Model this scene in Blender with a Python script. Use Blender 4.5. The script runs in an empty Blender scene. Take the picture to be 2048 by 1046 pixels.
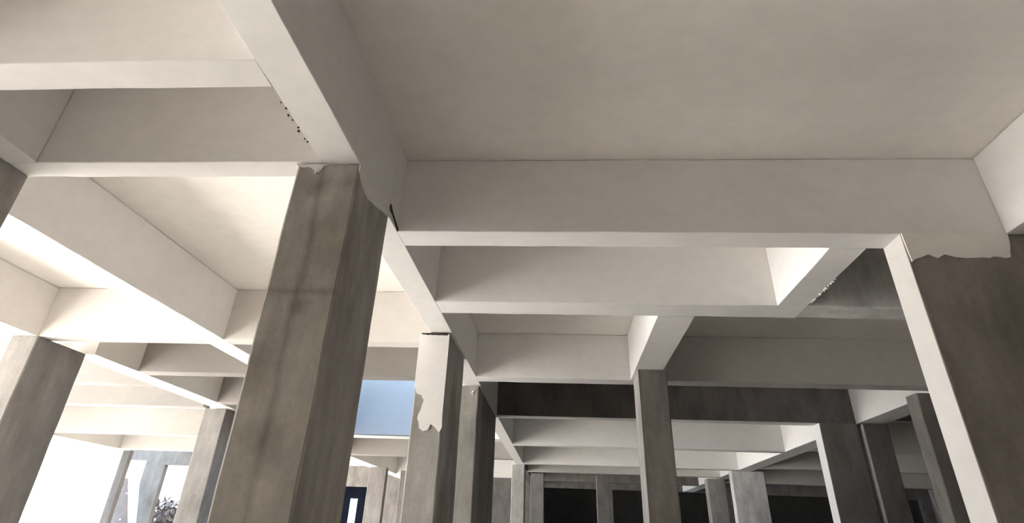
import bpy, bmesh, math, random
from mathutils import Matrix, Vector, noise
from mathutils.geometry import tessellate_polygon
from math import pi, sin, cos, radians

scene = bpy.context.scene
C = scene.collection

# ------------------------------------------------------------------ camera
cam_d = bpy.data.cameras.new('camera')
cam = bpy.data.objects.new('camera', cam_d)
C.objects.link(cam)
scene.camera = cam
F_PX, PITCH, ROLL, YAW, CY = 1269.7, 0.61627, 0.03926, 0.08927, -350.0
rot = (Matrix.Rotation(YAW, 3, 'Z') @ Matrix.Rotation(pi / 2 + PITCH, 3, 'X') @ Matrix.Rotation(ROLL, 3, 'Z'))
cam.matrix_world = Matrix.Translation((0, 0, 1.6)) @ rot.to_4x4()
cam_d.sensor_width = 36.0
cam_d.sensor_fit = 'HORIZONTAL'
cam_d.lens = F_PX * 36.0 / 2048.0
cam_d.shift_y = CY / 2048.0
cam_d.clip_start = 0.05
cam_d.clip_end = 400

# ------------------------------------------------------------------ daylight
world = bpy.data.worlds.new('world')
scene.world = world
world.use_nodes = True
wn = world.node_tree
bg = wn.nodes['Background']
bg.inputs[0].default_value = (0.66, 0.82, 1.0, 1)
bg.inputs[1].default_value = 1.3

sun_d = bpy.data.lights.new('sun', 'SUN')
sun_d.energy = 22.0
sun_d.color = (1.0, 0.965, 0.925)
sun_d.angle = radians(0.6)
sun = bpy.data.objects.new('sun', sun_d)
C.objects.link(sun)
sun.location = (-30, 10, 30)
sun.rotation_euler = Vector((1.0, -0.2, -0.62)).to_track_quat('-Z', 'Y').to_euler()

scene.view_settings.view_transform = 'Standard'
scene.view_settings.look = 'None'
scene.view_settings.gamma = 1.0
scene.view_settings.use_curve_mapping = False
scene.view_settings.exposure = 2.78
scene.cycles.max_bounces = 10
scene.cycles.diffuse_bounces = 8
scene.cycles.sample_clamp_indirect = 6.0

# ------------------------------------------------------------------ materials
def new_mat(name):
    m = bpy.data.materials.new(name)
    m.use_nodes = True
    nt = m.node_tree
    return m, nt, nt.nodes['Principled BSDF']


def N(nt, kind, **kw):
    n = nt.nodes.new(kind)
    for k, v in kw.items():
        setattr(n, k, v)
    return n


def noise_tex(nt, scale, detail=4, rough=0.55, stretch=(1, 1, 1)):
    g = N(nt, 'ShaderNodeNewGeometry')
    mp = N(nt, 'ShaderNodeMapping')
    mp.inputs['Scale'].default_value = stretch
    nt.links.new(g.outputs['Position'], mp.inputs['Vector'])
    t = N(nt, 'ShaderNodeTexNoise')
    t.inputs['Scale'].default_value = scale
    t.inputs['Detail'].default_value = detail
    t.inputs['Roughness'].default_value = rough
    nt.links.new(mp.outputs[0], t.inputs['Vector'])
    return t.outputs['Fac']


def ramp(nt, fac, stops):
    r = N(nt, 'ShaderNodeValToRGB')
    el = r.color_ramp.elements
    while len(el) > 1:
        el.remove(el[-1])
    el[0].position = stops[0][0]
    el[0].color = stops[0][1]
    for p, c in stops[1:]:
        e = el.new(p)
        e.color = c
    nt.links.new(fac, r.inputs[0])
    return r.outputs[0]


def mixc(nt, a, b, fac, mode='MIX'):
    m = N(nt, 'ShaderNodeMix', data_type='RGBA', blend_type=mode)
    for s, v in ((m.inputs[0], fac), (m.inputs[6], a), (m.inputs[7], b)):
        if isinstance(v, (int, float)):
            s.default_value = v
        elif isinstance(v, tuple):
            s.default_value = v
        else:
            nt.links.new(v, s)
    return m.outputs[2]


def g(v, k=(1, 1, 1)):
    return (v * k[0], v * k[1], v * k[2], 1)


def bump(nt, bsdf, fac, strength, dist):
    b = N(nt, 'ShaderNodeBump')
    b.inputs['Strength'].default_value = strength
    b.inputs['Distance'].default_value = dist
    nt.links.new(fac, b.inputs['Height'])
    nt.links.new(b.outputs[0], bsdf.inputs['Normal'])


def plaster_mat(name, base, k=(1.0, 0.975, 0.95), var=0.07):
    m, nt, b = new_mat(name)
    f1 = noise_tex(nt, 0.55, 3, 0.5)
    f2 = noise_tex(nt, 7.0, 5, 0.6, (1, 1, 1.6))
    c = ramp(nt, f1, [(0.3, g(base * (1 - var), k)), (0.7, g(base, k))])
    d = ramp(nt, f2, [(0.35, g(0.95)), (0.65, g(1.0))])
    c = mixc(nt, c, d, 1.0, 'MULTIPLY')
    nt.links.new(c, b.inputs['Base Color'])
    b.inputs['Roughness'].default_value = 0.8
    b.inputs['Specular IOR Level'].default_value = 0.25
    bump(nt, b, noise_tex(nt, 5.0, 6, 0.6), 0.16, 0.012)
    return m


def raw_mat(name, base, k=(1.0, 0.95, 0.88), seam=None, seam_x=None, stains=()):
    """bare cast concrete: board streaks running up, water stains, a pour joint"""
    m, nt, b = new_mat(name)
    f1 = noise_tex(nt, 2.4, 5, 0.6, (1.3, 1.3, 0.7))
    f2 = noise_tex(nt, 6.0, 5, 0.6, (1.8, 1.8, 0.3))
    f3 = noise_tex(nt, 30.0, 3, 0.6)
    f4 = noise_tex(nt, 1.1, 4, 0.6, (1, 1, 0.7))
    c = ramp(nt, f1, [(0.28, g(base * 0.72, k)), (0.5, g(base * 0.97, k)), (0.74, g(base * 1.22, k))])
    c = mixc(nt, c, ramp(nt, f2, [(0.3, g(0.86)), (0.55, g(1.0)), (0.72, g(1.07))]), 1.0, 'MULTIPLY')
    c = mixc(nt, c, ramp(nt, f3, [(0.3, g(0.93)), (0.7, g(1.05))]), 1.0, 'MULTIPLY')
    c = mixc(nt, c, ramp(nt, f4, [(0.55, g(1.0)), (0.72, g(0.70, (1, 0.97, 0.93)))]), 1.0, 'MULTIPLY')
    if seam is not None:
        geo = N(nt, 'ShaderNodeNewGeometry')
        sep = N(nt, 'ShaderNodeSeparateXYZ')
        nt.links.new(geo.outputs['Position'], sep.inputs[0])
        for axis, val, wid, amt in [('Z', seam, 0.012, 0.74)] + ([('X', seam_x, 0.014, 0.72)] if seam_x is not None else []):
            wob = noise_tex(nt, 3.0, 3, 0.5)
            w = N(nt, 'ShaderNodeMath', operation='MULTIPLY_ADD')
            nt.links.new(wob, w.inputs[0])
            w.inputs[1].default_value = 0.06
            nt.links.new(sep.outputs[axis], w.inputs[2])
            s = N(nt, 'ShaderNodeMath', operation='SUBTRACT')
            nt.links.new(w.outputs[0], s.inputs[0])
            s.inputs[1].default_value = val + 0.03
            a = N(nt, 'ShaderNodeMath', operation='ABSOLUTE')
            nt.links.new(s.outputs[0], a.inputs[0])
            r = ramp(nt, a.outputs[0], [(0.0, g(amt)), (wid, g((amt + 1) / 2)), (wid * 2.6, g(1.0))])
            ns = N(nt, 'ShaderNodeSeparateXYZ')
            nt.links.new(geo.outputs['True Normal'], ns.inputs[0])
            na = N(nt, 'ShaderNodeMath', operation='ABSOLUTE')
            nt.links.new(ns.outputs['Y'], na.inputs[0])
            c = mixc(nt, c, r, na.outputs[0], 'MULTIPLY')
    for (cx, cy, cz, rad, amt) in stains:
        geo = N(nt, 'ShaderNodeNewGeometry')
        d = N(nt, 'ShaderNodeVectorMath', operation='DISTANCE')
        nt.links.new(geo.outputs['Position'], d.inputs[0])
        d.inputs[1].default_value = (cx, cy, cz)
        wob = noise_tex(nt, 9.0, 4, 0.6)
        w = N(nt, 'ShaderNodeMath', operation='MULTIPLY_ADD')
        nt.links.new(wob, w.inputs[0])
        w.inputs[1].default_value = rad * 1.2
        nt.links.new(d.outputs['Value'], w.inputs[2])
        r = ramp(nt, w.outputs[0], [(rad * 0.7, g(amt, (1, 0.98, 0.96))), (rad * 1.6, g(1.0))])
        c = mixc(nt, c, r, 1.0, 'MULTIPLY')
    nt.links.new(c, b.inputs['Base Color'])
    b.inputs['Roughness'].default_value = 0.78
    b.inputs['Specular IOR Level'].default_value = 0.3
    bump(nt, b, noise_tex(nt, 14.0, 7, 0.65, (1, 1, 0.5)), 0.35, 0.012)
    return m


M_WHITE = plaster_mat('white_plaster', 0.80)
M_CEIL = plaster_mat('ceiling_plaster', 0.87, (1.0, 0.96, 0.91), 0.10)
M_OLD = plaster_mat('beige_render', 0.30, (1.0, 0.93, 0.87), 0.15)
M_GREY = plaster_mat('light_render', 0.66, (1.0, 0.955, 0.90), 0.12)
M_RAW = raw_mat('bare_concrete', 0.33)
M_RAW1 = raw_mat('bare_concrete_jointed', 0.37, (1, 0.94, 0.85), 2.57, -1.33,
                 [(-1.34, 3.13, 3.17, 0.10, 0.62), (-1.30, 3.13, 2.50, 0.07, 0.66), (-1.45, 3.13, 2.2, 0.16, 0.75),
                  (-1.16, 3.13, 3.2, 0.08, 0.72), (-1.33, 3.13, 1.9, 0.14, 0.72), (-1.22, 3.13, 2.85, 0.10, 1.18)])
M_SHADE = raw_mat('cool_grey_concrete', 0.66, (1.0, 0.985, 0.95))
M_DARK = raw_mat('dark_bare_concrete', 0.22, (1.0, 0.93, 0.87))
M_BROWN = raw_mat('brown_bare_concrete', 0.24, (1.0, 0.92, 0.82))
M_VOID = raw_mat('darkness_black', 0.03)  # near-black base stands in for the darkness inside the rear rooms
M_DAYLIT = plaster_mat('dimmed_render', 0.24, (1.0, 0.96, 0.91), 0.2)  # render darkened in colour against overbright daylight on the open side
M_PALE2 = raw_mat('dimmed_pale_concrete', 0.20, (1.0, 0.95, 0.89))  # pale concrete, base darkened to offset strong light on the left columns
M_FACADE = raw_mat('dimmed_facade_concrete', 0.075, (1.0, 0.97, 0.95))  # base darkened to hold back the strong outdoor light
M_BLACK = raw_mat('very_dark_concrete', 0.17, (1.0, 0.93, 0.88))  # evenly dark base for the bare beam and rear wall
M_PALE = raw_mat('pale_concrete', 0.42, (1.0, 0.95, 0.89))
M_BLUE = plaster_mat('skylight_blue_wall', 0.20, (0.80, 0.90, 1.04), 0.12)  # blue tint of the skylight is put into this wall colour
M_FLOOR = raw_mat('floor_screed', 0.66, (1.0, 0.98, 0.95))
M_MIDBOUNCE = raw_mat('low_bounce_grey', 0.30, (1.0, 0.95, 0.88))  # unseen left floor colour, darkened to cut bounce light
M_LOWBOUNCE = raw_mat('low_bounce_dark', 0.24, (1.0, 0.95, 0.88))  # unseen rear floor and ground colour, darkened to cut bounce light
M_GROUND = raw_mat('sandy_ground', 0.60, (1.0, 0.97, 0.93))
M_SHEET, _nt, _b = new_mat('glare_sheet')
_b.inputs['Base Color'].default_value = (0.80, 0.87, 0.92, 1)
_b.inputs['Roughness'].default_value = 0.35
_f = noise_tex(_nt, 6.0, 3, 0.5, (3, 3, 0.4))
bump(_nt, _b, _f, 0.5, 0.03)
M_CRACK, _nt, _b = new_mat('dark_gap')
_c = ramp(_nt, noise_tex(_nt, 20, 3), [(0.3, (0.03, 0.025, 0.02, 1)), (0.7, (0.07, 0.06, 0.05, 1))])
_nt.links.new(_c, _b.inputs['Base Color'])
_b.inputs['Roughness'].default_value = 0.95
M_METAL, _nt, _b = new_mat('grey_metal')
_c = ramp(_nt, noise_tex(_nt, 6, 4), [(0.3, (0.060, 0.056, 0.062, 1)), (0.7, (0.085, 0.080, 0.088, 1))])
_nt.links.new(_c, _b.inputs['Base Color'])
_b.inputs['Roughness'].default_value = 0.6
M_LEAF, _nt, _b = new_mat('dark_leaves')
_c = ramp(_nt, noise_tex(_nt, 12, 4), [(0.3, (0.022, 0.017, 0.016, 1)), (0.7, (0.05, 0.038, 0.036, 1))])
_nt.links.new(_c, _b.inputs['Base Color'])
M_NAVY, _nt, _b = new_mat('dark_navy_glass')
_c = ramp(_nt, noise_tex(_nt, 3, 2), [(0.3, (0.004, 0.005, 0.009, 1)), (0.7, (0.007, 0.009, 0.015, 1))])
_nt.links.new(_c, _b.inputs['Base Color'])
_b.inputs['Roughness'].default_value = 0.9
_b.inputs['Specular IOR Level'].default_value = 0.0

# ------------------------------------------------------------------ mesh helpers
SOF = 3.30      # underside of every beam
GAP = 0.003
SLAB = 3.856    # underside of the slab


def link_mesh(name, bm, mat, parent=None):
    me = bpy.data.meshes.new(name)
    bmesh.ops.recalc_face_normals(bm, faces=bm.faces)
    bm.to_mesh(me)
    bm.free()
    me.materials.append(mat)
    o = bpy.data.objects.new(name, me)
    C.objects.link(o)
    if parent is not None:
        o.parent = parent
    return o


def tag(o, label=None, cat=None, group=None, kind=None):
    if label:
        o['label'] = label
    if cat:
        o['category'] = cat
    if group:
        o['group'] = group
    if kind or cat:
        o['kind'] = kind or 'thing'
    return o


def sweep(bm, axis, a0, a1, u0, u1, v0, v1, bev=0.004, jit=0.004, step=0.18, seed=0, top_free=False):
    """A hand-cast bar along an axis, with softened and slightly wavy arrises.
    axis 'X': u=Y, v=Z; axis 'Y': u=X, v=Z; axis 'Z': u=X, v=Y"""
    rnd = random.Random(seed * 7919 + 13)
    n = max(2, int(abs(a1 - a0) / step))
    prof = [(u0 + bev, v0, 0), (u1 - bev, v0, 1), (u1, v0 + bev, 1), (u1, v1 - bev, 2),
            (u1 - bev, v1, 2), (u0 + bev, v1, 3), (u0, v1 - bev, 3), (u0, v0 + bev, 0)]
    rings = []
    off = rnd.random() * 100
    for i in range(n + 1):
        a = a0 + (a1 - a0) * i / n
        ring = []
        damp = 1.0
        for (u, v, cid) in prof:
            s = a * 1.7 + off + cid * 31.7
            du = (noise.noise((s, 1.3, cid)) * 1.6 + (rnd.random() - .5) * .5) * jit * damp
            dv = (noise.noise((s, 9.1, cid)) * 1.6 + (rnd.random() - .5) * .5) * jit * damp
            if axis != 'Z' and cid in (2, 3):
                dv = 0
                du *= 0.3
            um, vm = (u0 + u1) / 2, (v0 + v1) / 2
            du = abs(du) if u < um else -abs(du)
            dv = abs(dv) if v < vm else -abs(dv)
            if axis == 'Y':
                du *= 0.12
            p = {'X': (a, u + du, v + dv), 'Y': (u + du, a, v + dv), 'Z': (u + du, v + dv, a)}[axis]
            ring.append(bm.verts.new(p))
        rings.append(ring)
    for i in range(n):
        A, B = rings[i], rings[i + 1]
        for k in range(8):
            bm.faces.new((A[k], A[(k + 1) % 8], B[(k + 1) % 8], B[k]))
    bm.faces.new(rings[0][::-1])
    bm.faces.new(rings[-1])


_seed = [0]


def beam_x(x0, x1, y0, y1, mat, label, z0=SOF, z1=SLAB, group=None, jit=0.004):
    """cross beam running left to right"""
    _seed[0] += 1
    bm = bmesh.new()
    sweep(bm, 'X', x0 + 0.001, x1 - 0.001, y0, y1, z0, z1, seed=_seed[0], jit=jit)
    return tag(link_mesh('cross_beam', bm, mat), label, 'beam', group)


def beam_y(x0, x1, y0, y1, mat, label, z0=SOF, z1=SLAB, group=None, jit=0.004):
    """beam running away from the viewer"""
    _seed[0] += 1
    bm = bmesh.new()
    sweep(bm, 'Y', y0 + GAP, y1 - GAP, x0, x1, z0, z1, seed=_seed[0], jit=jit)
    return tag(link_mesh('long_beam', bm, mat), label, 'beam', group)


def column(x0, x1, y0, y1, mat, label, z0=0.0, z1=SOF, group=None, jit=0.006):
    _seed[0] += 1
    bm = bmesh.new()
    sweep(bm, 'Z', z0 + 0.001, z1 - GAP, x0, x1, y0, y1, bev=0.012, jit=jit, step=0.14, seed=_seed[0])
    return tag(link_mesh('concrete_column', bm, mat), label, 'column', group)


def box(bm, x0, x1, y0, y1, z0, z1):
    vs = [bm.verts.new((x, y, z)) for z in (z0, z1) for y in (y0, y1) for x in (x0, x1)]
    for f in ((0, 2, 3, 1), (4, 5, 7, 6), (0, 1, 5, 4), (2, 6, 7, 3), (0, 4, 6, 2), (1, 3, 7, 5)):
        bm.faces.new([vs[i] for i in f])


def struct(name, boxes, mat):
    bm = bmesh.new()
    for b in boxes:
        box(bm, *b)
    return tag(link_mesh(name, bm, mat), kind='structure')


def coat(name, outline, mat, parent, plane, at, th, label=None, jag=0.010, step=0.03, seed=1):
    """thin coat of plaster with a ragged outline on a face.
    plane 'Y': outline in (x, z), grows towards -y; plane 'X': outline in (y, z), grows towards +x"""
    rnd = random.Random(seed)
    pts = []
    for i, (a, b, rag) in enumerate(outline):
        a2, b2, _ = outline[(i + 1) % len(outline)]
        L = math.hypot(a2 - a, b2 - b)
        n = max(1, int(L / step)) if rag else 1
        for k in range(n):
            t = k / n
            w = jag if (rag and k > 0) else 0
            pts.append((a + (a2 - a) * t + rnd.uniform(-w, w), b + (b2 - b) * t + rnd.uniform(-w, w)))
    bm = bmesh.new()
    def P(a, b, d):
        return (a, at - d, b) if plane == 'Y' else (at + d, a, b) if plane == 'X' else (at - d, a, b)
    back = [bm.verts.new(P(a, b, -0.004)) for a, b in pts]
    front = [bm.verts.new(P(a, b, th)) for a, b in pts]
    n = len(pts)
    for t in tessellate_polygon([[Vector((a, b, 0)) for a, b in pts]]):
        bm.faces.new([back[i] for i in t])
        bm.faces.new([front[i] for i in t])
    for i in range(n):
        bm.faces.new((back[i], back[(i + 1) % n], front[(i + 1) % n], front[i]))
    return tag(link_mesh(name, bm, mat, parent), label)


def crumbs(name, spots, mat, parent, label=None, seed=3):
    """little plaster lumps, each a part of its own"""
    rnd = random.Random(seed)
    for (x, y, z, r) in spots:
        bm = bmesh.new()
        m = Matrix.Translation((x, y, z)) @ Matrix.Diagonal((r * rnd.uniform(.7, 1.3), r * rnd.uniform(.8, 1.6), r * rnd.uniform(.6, 1.1), 1))
        res = bmesh.ops.create_icosphere(bm, subdivisions=2, radius=1.0, matrix=m)
        for v in res['verts']:
            v.co += Vector(noise.noise_vector(v.co * 60)) * r * 0.35
        tag(link_mesh(name, bm, mat, parent), label)


# ------------------------------------------------------------------ setting
YF = -16.0
struct('floor', [(-13.3, 14.5, YF, 6, -0.2, 0.0), (-6, 14.5, 6, 9, -0.2, 0.0)], M_FLOOR)
struct('floor_left', [(-13.3, -6, 6, 31, -0.2, 0.0)], M_MIDBOUNCE)
struct('floor_rear', [(-6, 14.5, 9, 31, -0.2, 0.0)], M_LOWBOUNCE)
struct('ground', [(-80, -13.3, -60, 6.5, -0.25, -0.05)], M_GROUND)
struct('ground_rear', [(-80, -13.3, 6.5, 90, -0.25, -0.05)], M_LOWBOUNCE)
SX0, SX1, SY0, SY1 = -4.7, -1.9, 11.86, 15.25        # open light well
struct('ceiling', [(-13.6, SX0, YF, 31, SLAB + 0.003, SLAB + 0.16), (SX1, 14.5, YF, 31, SLAB + 0.003, SLAB + 0.16),
                   (SX0, SX1, YF, SY0, SLAB + 0.003, SLAB + 0.16), (SX0, SX1, SY1 + 0.22, 31, SLAB + 0.003, SLAB + 0.16)], M_CEIL)
struct('wall_lightwell', [(SX0 - 0.2, SX1, SY1, SY1 + 0.22, SOF, 7.4)], M_BLUE)
struct('wall_lightwell_sunblock', [(SX0 - 0.2, SX0 - 0.01, SY0 - 1, SY1 - .01, SLAB + .17, 7.4)], M_GREY)  # unseen upper wall, added to keep the sun out of the well
struct('wall_front', [(-13.3, 14.7, YF - 0.2, YF, 0, SLAB)], M_GREY)
struct('wall_right', [(14.5, 14.7, YF, 31, 0, SLAB + .1)], M_DARK)
struct('wall_left_lightblock', [(-13.5, -13.3, YF, -0.5, 0, SLAB)], M_GREY)  # unseen wall, added to block daylight from the front left
# rear wall: piers between doorways that lead into rooms coloured near-black
piers = [(-13.3, -9.3), (-7.9, -0.95), (1.5, 2.0), (3.4, 3.9), (6.2, 6.9), (10.8, 12.3), (14.1, 14.7)]
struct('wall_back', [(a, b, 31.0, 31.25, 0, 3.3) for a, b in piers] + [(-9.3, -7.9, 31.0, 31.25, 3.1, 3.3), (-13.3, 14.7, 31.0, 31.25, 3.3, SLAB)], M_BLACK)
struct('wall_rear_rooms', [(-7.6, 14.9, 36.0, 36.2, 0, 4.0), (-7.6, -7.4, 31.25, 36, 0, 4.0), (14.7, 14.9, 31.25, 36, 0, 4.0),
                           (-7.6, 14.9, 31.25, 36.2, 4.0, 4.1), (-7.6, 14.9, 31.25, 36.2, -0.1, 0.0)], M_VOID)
# narrow window with dark panes and one open slit
w1 = struct('window_1', [(-9.3, -8.88, 31.05, 31.15, 0, 3.1), (-8.56, -7.9, 31.05, 31.15, 0, 3.1), (-8.88, -8.56, 31.05, 31.15, 2.68, 3.1)], M_NAVY)

# ------------------------------------------------------------------ main line of beams left of the big bay
L1l, L1r = -1.352, -1.127
b = beam_y(L1l, L1r, -3.0, 3.86, M_WHITE, 'wide white plastered beam running from the top edge to the big front column')
crumbs('plaster_drip', [(L1l - 0.004 + 0.006 * math.sin(i * 2.1), 2.50 + i * 0.056 + 0.016 * math.sin(i * 3.3), SOF - 0.001, 0.0045 + 0.003 * ((i * 7) % 3) / 2) for i in range(8)],
       M_CRACK, b, 'dark pinhole in the plaster joint')
beam_y(L1l, L1r, 3.86, 7.98, M_WHITE, 'white beam from behind the big front column to the half-plastered column')
beam_y(L1l, L1r, 7.98, 12.40, M_WHITE, 'white beam between the half-plastered column and the long dark pier')
beam_y(L1l, L1r, 12.40, 21.9, M_WHITE, 'slim far white beam leading from the long dark pier to the farthest pale centre column')
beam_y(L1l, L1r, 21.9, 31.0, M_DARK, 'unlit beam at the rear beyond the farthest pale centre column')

# big front column
c1 = column(-1.497, -1.128, 3.13, 3.849, M_RAW1, 'big bare concrete column in the foreground with dark stains and a pour joint')
coat('plaster_coat', [(3.128, 3.296, False), (3.846, 3.296, False), (3.84, 3.290, True), (3.70, 3.262, True), (3.52, 3.222, True),
                      (3.36, 3.195, True), (3.25, 3.205, True), (3.17, 3.235, True), (3.135, 3.262, False)],
     M_WHITE, c1, 'X', -1.128, 0.005, 'plaster edge sagging over the side of the column head', jag=0.002)
coat('plaster_smear', [(-1.498, 3.296, False), (-1.30, 3.296, False), (-1.335, 3.285, True), (-1.352, 3.243, True), (-1.373, 3.235, True),
                       (-1.390, 3.262, True), (-1.43, 3.282, True), (-1.47, 3.280, True)],
     M_WHITE, c1, 'Y', 3.13, 0.008, 'white plaster smear on the column head', jag=0.004, step=0.02)
crumbs('plaster_crumb', [(-1.372, 3.122, 3.238, .011), (-1.362, 3.122, 3.255, .010), (-1.483, 3.122, 3.284, .009), (-1.49, 3.125, 3.288, .007), (-1.45, 3.12, 3.291, .008)],
       M_WHITE, c1, 'little white plaster lump')
# dark open gap between beam side and first cross beam, above the column
bm = bmesh.new()
pts = [(3.835, 3.352), (3.87, 3.340), (3.91, 3.342), (3.97, 3.330), (4.03, 3.318), (4.09, 3.306), (4.108, 3.300), (4.108, 3.322), (4.03, 3.336), (3.95, 3.352), (3.90, 3.366), (3.86, 3.384), (3.845, 3.384)]
fr = [bm.verts.new((L1r + 0.006, y, z)) for y, z in pts]
bk = [bm.verts.new((L1r - 0.004, y, z)) for y, z in pts]
bm.faces.new(fr)
bm.faces.new(bk)
for i in range(len(pts)):
    bm.faces.new((fr[i], fr[(i + 1) % len(pts)], bk[(i + 1) % len(pts)], bk[i]))
bmesh.ops.triangulate(bm, faces=[f for f in bm.faces if len(f.verts) > 4])
tag(link_mesh('wire_end', bm, M_CRACK), 'dark twisted scrap poking from the plaster beside the big column head', 'scrap')

# half-plastered column
c2 = column(-1.462, -1.153, 6.785, 7.98, M_RAW, 'slim column with white plaster above a ragged edge and bare concrete below')
coat('plaster_coat', [(-1.462, 3.285, False), (-1.153, 3.285, False), (-1.153, 3.04, False), (-1.158, 2.54, False), (-1.152, 2.43, True), (-1.175, 2.385, True),
                      (-1.215, 2.425, True), (-1.262, 2.455, True), (-1.285, 2.405, True), (-1.33, 2.392, True), (-1.372, 2.42, True), (-1.398, 2.50, True), (-1.372, 2.58, True),
                      (-1.352, 2.66, True), (-1.385, 2.71, True), (-1.43, 2.72, True), (-1.462, 2.79, False)],
     M_WHITE, c2, 'Y', 6.785, 0.010, 'white plaster coat with a ragged lower edge', jag=0.009, step=0.035)
coat('joint_crack', [(-1.44, 3.292, True), (-1.17, 3.292, True), (-1.17, 3.272, True), (-1.44, 3.278, True)], M_CRACK, c2, 'Y', 6.785, 0.013, 'rough dark joint under the beam', jag=0.004, step=0.03)

# long grey pier and far centre column
c4 = column(-1.445, -1.155, 9.588, 10.10, M_RAW, 'grey column with a pale front just right of the half-plastered column')
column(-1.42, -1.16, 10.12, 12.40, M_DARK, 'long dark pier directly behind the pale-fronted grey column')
crumbs('plaster_crumb', [(-1.23, 9.58, 3.22, .022), (-1.26, 9.58, 3.205, .014), (-1.21, 9.58, 3.245, .012), (-1.235, 9.58, 3.185, .010)], M_WHITE, c4, 'white plaster splat')
column(-1.47, -1.10, 21.15, 21.9, M_PALE, 'farthest pale column at the centre under the slim white beam')

# ------------------------------------------------------------------ right-hand bays
b = beam_x(L1r, 3.6, 4.109, 4.376, M_WHITE, 'large white cross beam spanning the bay right of the big column')
b = beam_y(2.882, 3.35, -3.0, 4.109, M_WHITE, 'white beam at the right edge with a bright left side')
c6 = column(2.225, 3.9, 4.109, 4.376, M_BROWN, 'wide brown bare concrete pier at the right edge with a bright white side')
coat('plaster_coat', [(2.226, 3.30, False), (2.885, 3.30, False), (2.875, 3.24, True), (2.845, 3.145, True), (2.55, 3.140, True), (2.45, 3.160, True),
                      (2.40, 3.135, True), (2.35, 3.160, True), (2.30, 3.140, True), (2.262, 3.128, True), (2.235, 3.11, False)],
     M_CEIL, c6, 'Y', 4.109, 0.009, 'plaster ending in a ragged line', jag=0.006, step=0.03)
coat('plaster_coat', [(4.112, 3.299, False), (4.112, 0.0, False), (4.374, 0.0, False), (4.374, 3.299, False)], M_GREY, c6, '-X', 2.225, 0.004, 'smooth white plastered side')

b = beam_y(1.865, 2.113, 4.376, 5.714, M_WHITE, 'short slanting white beam joining the two near cross beams')
crumbs('plaster_drip', [(2.118, 5.02 + i * 0.052, SOF + 0.006, 0.009 + 0.004 * ((i * 5) % 3)) for i in range(13)], M_WHITE, b, 'white crumb on the rough lower edge')
beam_x(L1r, 2.113, 5.714, 6.072, M_WHITE, 'second white cross beam behind the large near one')
beam_x(2.113, 4.9, 5.714, 6.072, M_SHADE, 'bare grey end of the second cross beam beside the right pier')
beam_y(0.886, 1.226, 6.072, 8.981, M_WHITE, 'short white beam above the slim centre column')
beam_x(L1r, 1.226, 8.981, 9.287, M_WHITE, 'third white cross beam left of the slim centre column')
beam_x(1.226, 4.9, 8.981, 9.287, M_GREY, 'shaded plastered cross beam right of the slim centre column')  # light render; looks dark only from the shade it sits in
c3 = column(0.925, 1.262, 8.352, 8.981, M_RAW, 'slim grey column at the centre with a bright white left side')
coat('plaster_coat', [(8.354, 3.298, False), (8.354, 0.0, False), (8.98, 0.0, False), (8.98, 3.298, False)], M_PALE, c3, '-X', 0.925, 0.004, 'smooth light plastered side')
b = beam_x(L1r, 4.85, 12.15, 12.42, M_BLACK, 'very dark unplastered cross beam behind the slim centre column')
bm = bmesh.new()
box(bm, L1r + 0.01, 4.22, 12.152, 12.418, SOF - 0.006, SOF + 0.001)
tag(link_mesh('plaster_coat', bm, M_WHITE, b), 'white plastered underside')
beam_x(L1r, 4.85, 16.31, 16.6, M_WHITE, 'far white cross beam seen under the dark beam')
beam_x(L1r, 4.85, 20.85, 21.15, M_WHITE, 'farthest white cross beam low in the centre')
beam_x(L1r, 4.85, 23.4, 23.7, M_GREY, 'dim cross beam behind the farthest white one')
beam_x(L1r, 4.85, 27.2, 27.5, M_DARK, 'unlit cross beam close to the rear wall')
b = beam_y(4.85, 5.27, 9.287, 31.0, M_WHITE, 'long far white beam on the right with a brightly lit left side')
beam_y(4.9, 5.27, 4.376, 9.287, M_RAW, 'beam hidden mostly behind the wide right pier')

c9 = column(4.235, 4.84, 12.10, 12.42, M_DARK, 'wide dark column under the right end of the dark beam')
coat('plaster_coat', [(12.104, 3.295, False), (12.104, 0.0, False), (12.416, 0.0, False), (12.416, 3.295, False)], M_WHITE, c9, '-X', 4.235, 0.004, 'smooth white plastered side')
c13 = column(4.905, 5.30, 12.04, 12.30, M_DARK, 'dark column with a thin bright edge just right of the wide dark one')
coat('plaster_coat', [(12.044, 3.29, False), (12.044, 0.0, False), (12.296, 0.0, False), (12.296, 3.29, False)], M_WHITE, c13, '-X', 4.905, 0.004, 'thin light plastered side')
column(4.60, 5.35, 9.40, 9.72, M_BROWN, 'brown column half hidden behind the white edge of the right pier')
column(4.70, 5.60, 21.15, 21.5, M_SHADE, 'pale grey column far right of centre below the farthest white beam')
column(4.55, 5.10, 24.0, 24.5, M_RAW, 'small grey column tucked left of the far pale column')
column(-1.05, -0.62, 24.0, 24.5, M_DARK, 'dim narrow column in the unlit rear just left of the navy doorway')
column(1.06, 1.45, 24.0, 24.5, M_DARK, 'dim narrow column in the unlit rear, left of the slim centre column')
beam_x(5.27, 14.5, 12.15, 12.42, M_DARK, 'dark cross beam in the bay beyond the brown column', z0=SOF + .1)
beam_x(5.27, 14.5, 15.8, 16.1, M_GREY, 'grey cross beam glimpsed beside the brown column')
beam_x(5.27, 14.5, 20.1, 20.4, M_GREY, 'grey cross beam low at far right beside the far pale column')
beam_x(5.27, 14.5, 25.3, 25.6, M_GREY, 'low grey cross beam right of the far pale column, nearest the rear doorway')

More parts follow.
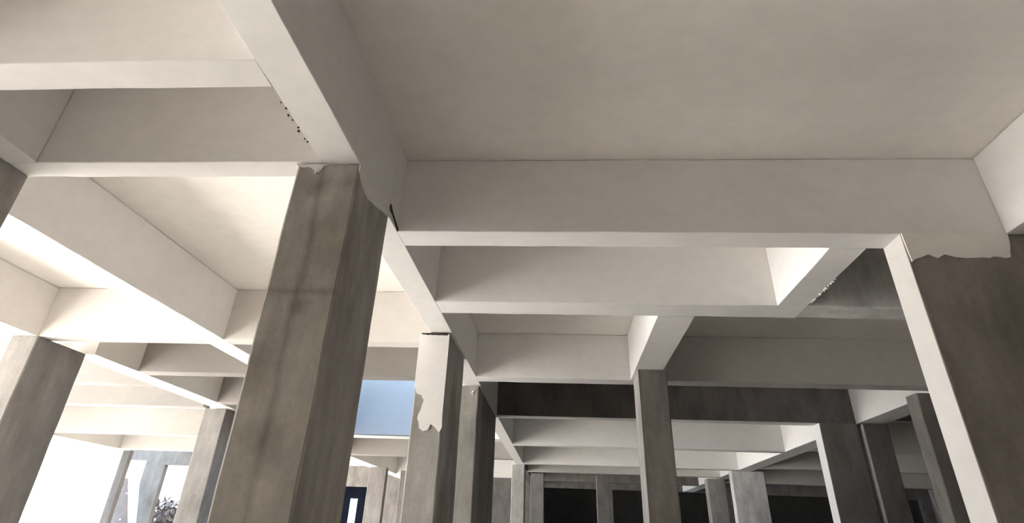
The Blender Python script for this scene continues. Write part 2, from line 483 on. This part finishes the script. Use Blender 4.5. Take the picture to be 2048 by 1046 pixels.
# ------------------------------------------------------------------ left-hand bays
L5r, L5l = -3.06, -3.62
beam_x(L5r, L1l, 2.161, 2.373, M_WHITE, 'near white cross beam across the top left')
beam_x(-3.75, L1l, 3.10, 3.291, M_WHITE, 'white cross beam meeting the head of the big front column')
beam_y(L5l, L5r, -3.0, 3.10, M_WHITE, 'white beam at the upper left edge above the cut-off column')
column(-3.80, -3.235, 2.45, 3.285, M_RAW, 'dark bare column cut off by the left edge')
beam_y(-4.056, -3.784, 3.291, 9.087, M_WHITE, 'long diagonal white beam with a bright underside left of the big column')
beam_x(-3.784, L1l, 7.217, 7.45, M_GREY, 'white cross beam behind the big column')  # white beams here get a darker render to offset overbright light
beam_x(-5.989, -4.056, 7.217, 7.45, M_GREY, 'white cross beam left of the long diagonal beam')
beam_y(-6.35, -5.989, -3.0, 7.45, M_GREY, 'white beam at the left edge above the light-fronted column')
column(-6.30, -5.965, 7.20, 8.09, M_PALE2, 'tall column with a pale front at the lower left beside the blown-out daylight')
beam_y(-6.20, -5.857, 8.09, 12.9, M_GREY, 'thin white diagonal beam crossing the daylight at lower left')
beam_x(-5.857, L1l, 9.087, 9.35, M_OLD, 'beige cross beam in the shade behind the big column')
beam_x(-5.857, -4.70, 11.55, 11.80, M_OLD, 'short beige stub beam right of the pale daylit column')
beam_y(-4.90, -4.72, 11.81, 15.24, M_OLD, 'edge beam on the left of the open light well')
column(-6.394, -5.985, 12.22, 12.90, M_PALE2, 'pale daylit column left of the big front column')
beam_x(-5.98, L1l, 15.47, 15.95, M_WHITE, 'white beam under the blue wall')
beam_x(-5.98, L1l, 19.7, 20.0, M_OLD, 'white cross beam beyond the blue wall')  # white beam in a darker render, offsetting strong light
beam_x(-5.98, L1l, 26.3, 26.6, M_WHITE, 'small bright cross beam far left of the centre column')
beam_y(-6.35, -5.98, 12.9, 31.0, M_WHITE, 'far white beam behind the pale daylit column')
column(-6.26, -5.70, 23.6, 23.9, M_DARK, 'thin pale far column seen between the big and the half-plastered column')  # pale column given a dark colour to offset strong light
column(-5.45, -5.15, 24.6, 25.0, M_RAW, 'thin grey far column touching the half-plastered column')

# bays towards the open side
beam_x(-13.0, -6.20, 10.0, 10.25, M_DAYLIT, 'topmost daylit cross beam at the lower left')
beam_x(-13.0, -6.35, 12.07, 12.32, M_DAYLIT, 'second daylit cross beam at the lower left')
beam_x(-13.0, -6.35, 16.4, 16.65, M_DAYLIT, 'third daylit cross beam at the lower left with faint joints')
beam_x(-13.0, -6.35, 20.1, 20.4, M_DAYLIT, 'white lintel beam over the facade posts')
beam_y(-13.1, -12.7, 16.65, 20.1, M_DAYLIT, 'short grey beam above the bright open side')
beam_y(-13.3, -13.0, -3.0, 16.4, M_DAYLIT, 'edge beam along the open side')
column(-12.83, -12.60, 20.5, 20.7, M_FACADE, 'slim grey facade post beside the blown-out daylight')

# facade with a pier, a window opening and an added sheet imitating white glare
struct('wall_left_far', [(-14.95, -14.22, 25.5, 25.75, -0.05, 3.42), (-14.22, -13.0, 25.5, 25.75, 3.30, 3.42),
                         (-15.7, -13.0, 25.5, 25.75, 3.42, 4.6), (-13.28, -12.9, 25.5, 25.75, -0.05, 3.30)], M_FACADE)
bm = bmesh.new()
nx, nz = 10, 18
grid = []
for k in range(nz + 1):
    t = k / nz
    z = 3.38 - t * 3.3
    xa = -15.25 - 0.10 * t
    xb = -15.05 + 0.95 * min(1, t * 1.1) ** 0.8
    grid.append([bm.verts.new((xa + (xb - xa) * i / nx, 25.15 + 0.05 * sin(i * 2.1 + t * 3) * (0.3 + t), z)) for i in range(nx + 1)])
for k in range(nz):
    for i in range(nx):
        bm.faces.new((grid[k][i], grid[k][i + 1], grid[k + 1][i + 1], grid[k + 1][i]))
bmesh.ops.solidify(bm, geom=bm.faces[:], thickness=0.01)
tag(link_mesh('glare_sheet', bm, M_SHEET), 'added pale sheet imitating glare between the facade post and the grey wall', 'sheet')
bm = bmesh.new()
vs = [bm.verts.new((x, y, z)) for y in (21.2, 21.26) for x, z in ((-13.2, 0.0), (-11.82, 0.0), (-12.86, 2.64), (-13.2, 2.64))]
for f in ((0, 1, 2, 3), (4, 5, 6, 7), (0, 1, 5, 4), (1, 2, 6, 5), (2, 3, 7, 6), (3, 0, 4, 7)):
    bm.faces.new([vs[k] for k in f])
p = tag(link_mesh('site_panel', bm, M_METAL), 'grey-purple panel with a slanting edge standing behind the slim facade post', 'panel')
crumbs('bolt', [(-12.72, 21.19, 2.27, .022), (-12.66, 21.19, 1.64, .026)], M_SHEET, p, 'small white bolt head')
# bush beyond the window opening
rnd = random.Random(5)
bm = bmesh.new()
for i in range(900):
    th = rnd.uniform(0, 2 * pi)
    ph = math.acos(rnd.uniform(-0.2, 1))
    r = rnd.uniform(0.75, 1.0)
    p0 = Vector((-15.3 + 1.0 * r * sin(ph) * cos(th), 28.2 + 0.9 * r * sin(ph) * sin(th), 0.9 + 1.55 * r * cos(ph)))
    a = Vector((rnd.uniform(-1, 1), rnd.uniform(-1, 1), rnd.uniform(-1, 1))).normalized() * 0.13
    b_ = Vector((rnd.uniform(-1, 1), rnd.uniform(-1, 1), rnd.uniform(-1, 1))).normalized() * 0.07
    bm.faces.new([bm.verts.new(p0 - a), bm.verts.new(p0 + b_), bm.verts.new(p0 + a), bm.verts.new(p0 - b_)])
res = bmesh.ops.create_icosphere(bm, subdivisions=3, radius=1.0, matrix=Matrix.Translation((-15.3, 28.2, 0.85)) @ Matrix.Diagonal((.82, .75, 1.4, 1)))
tag(link_mesh('bush', bm, M_LEAF), 'dark rounded bush outside the far facade window', 'bush')
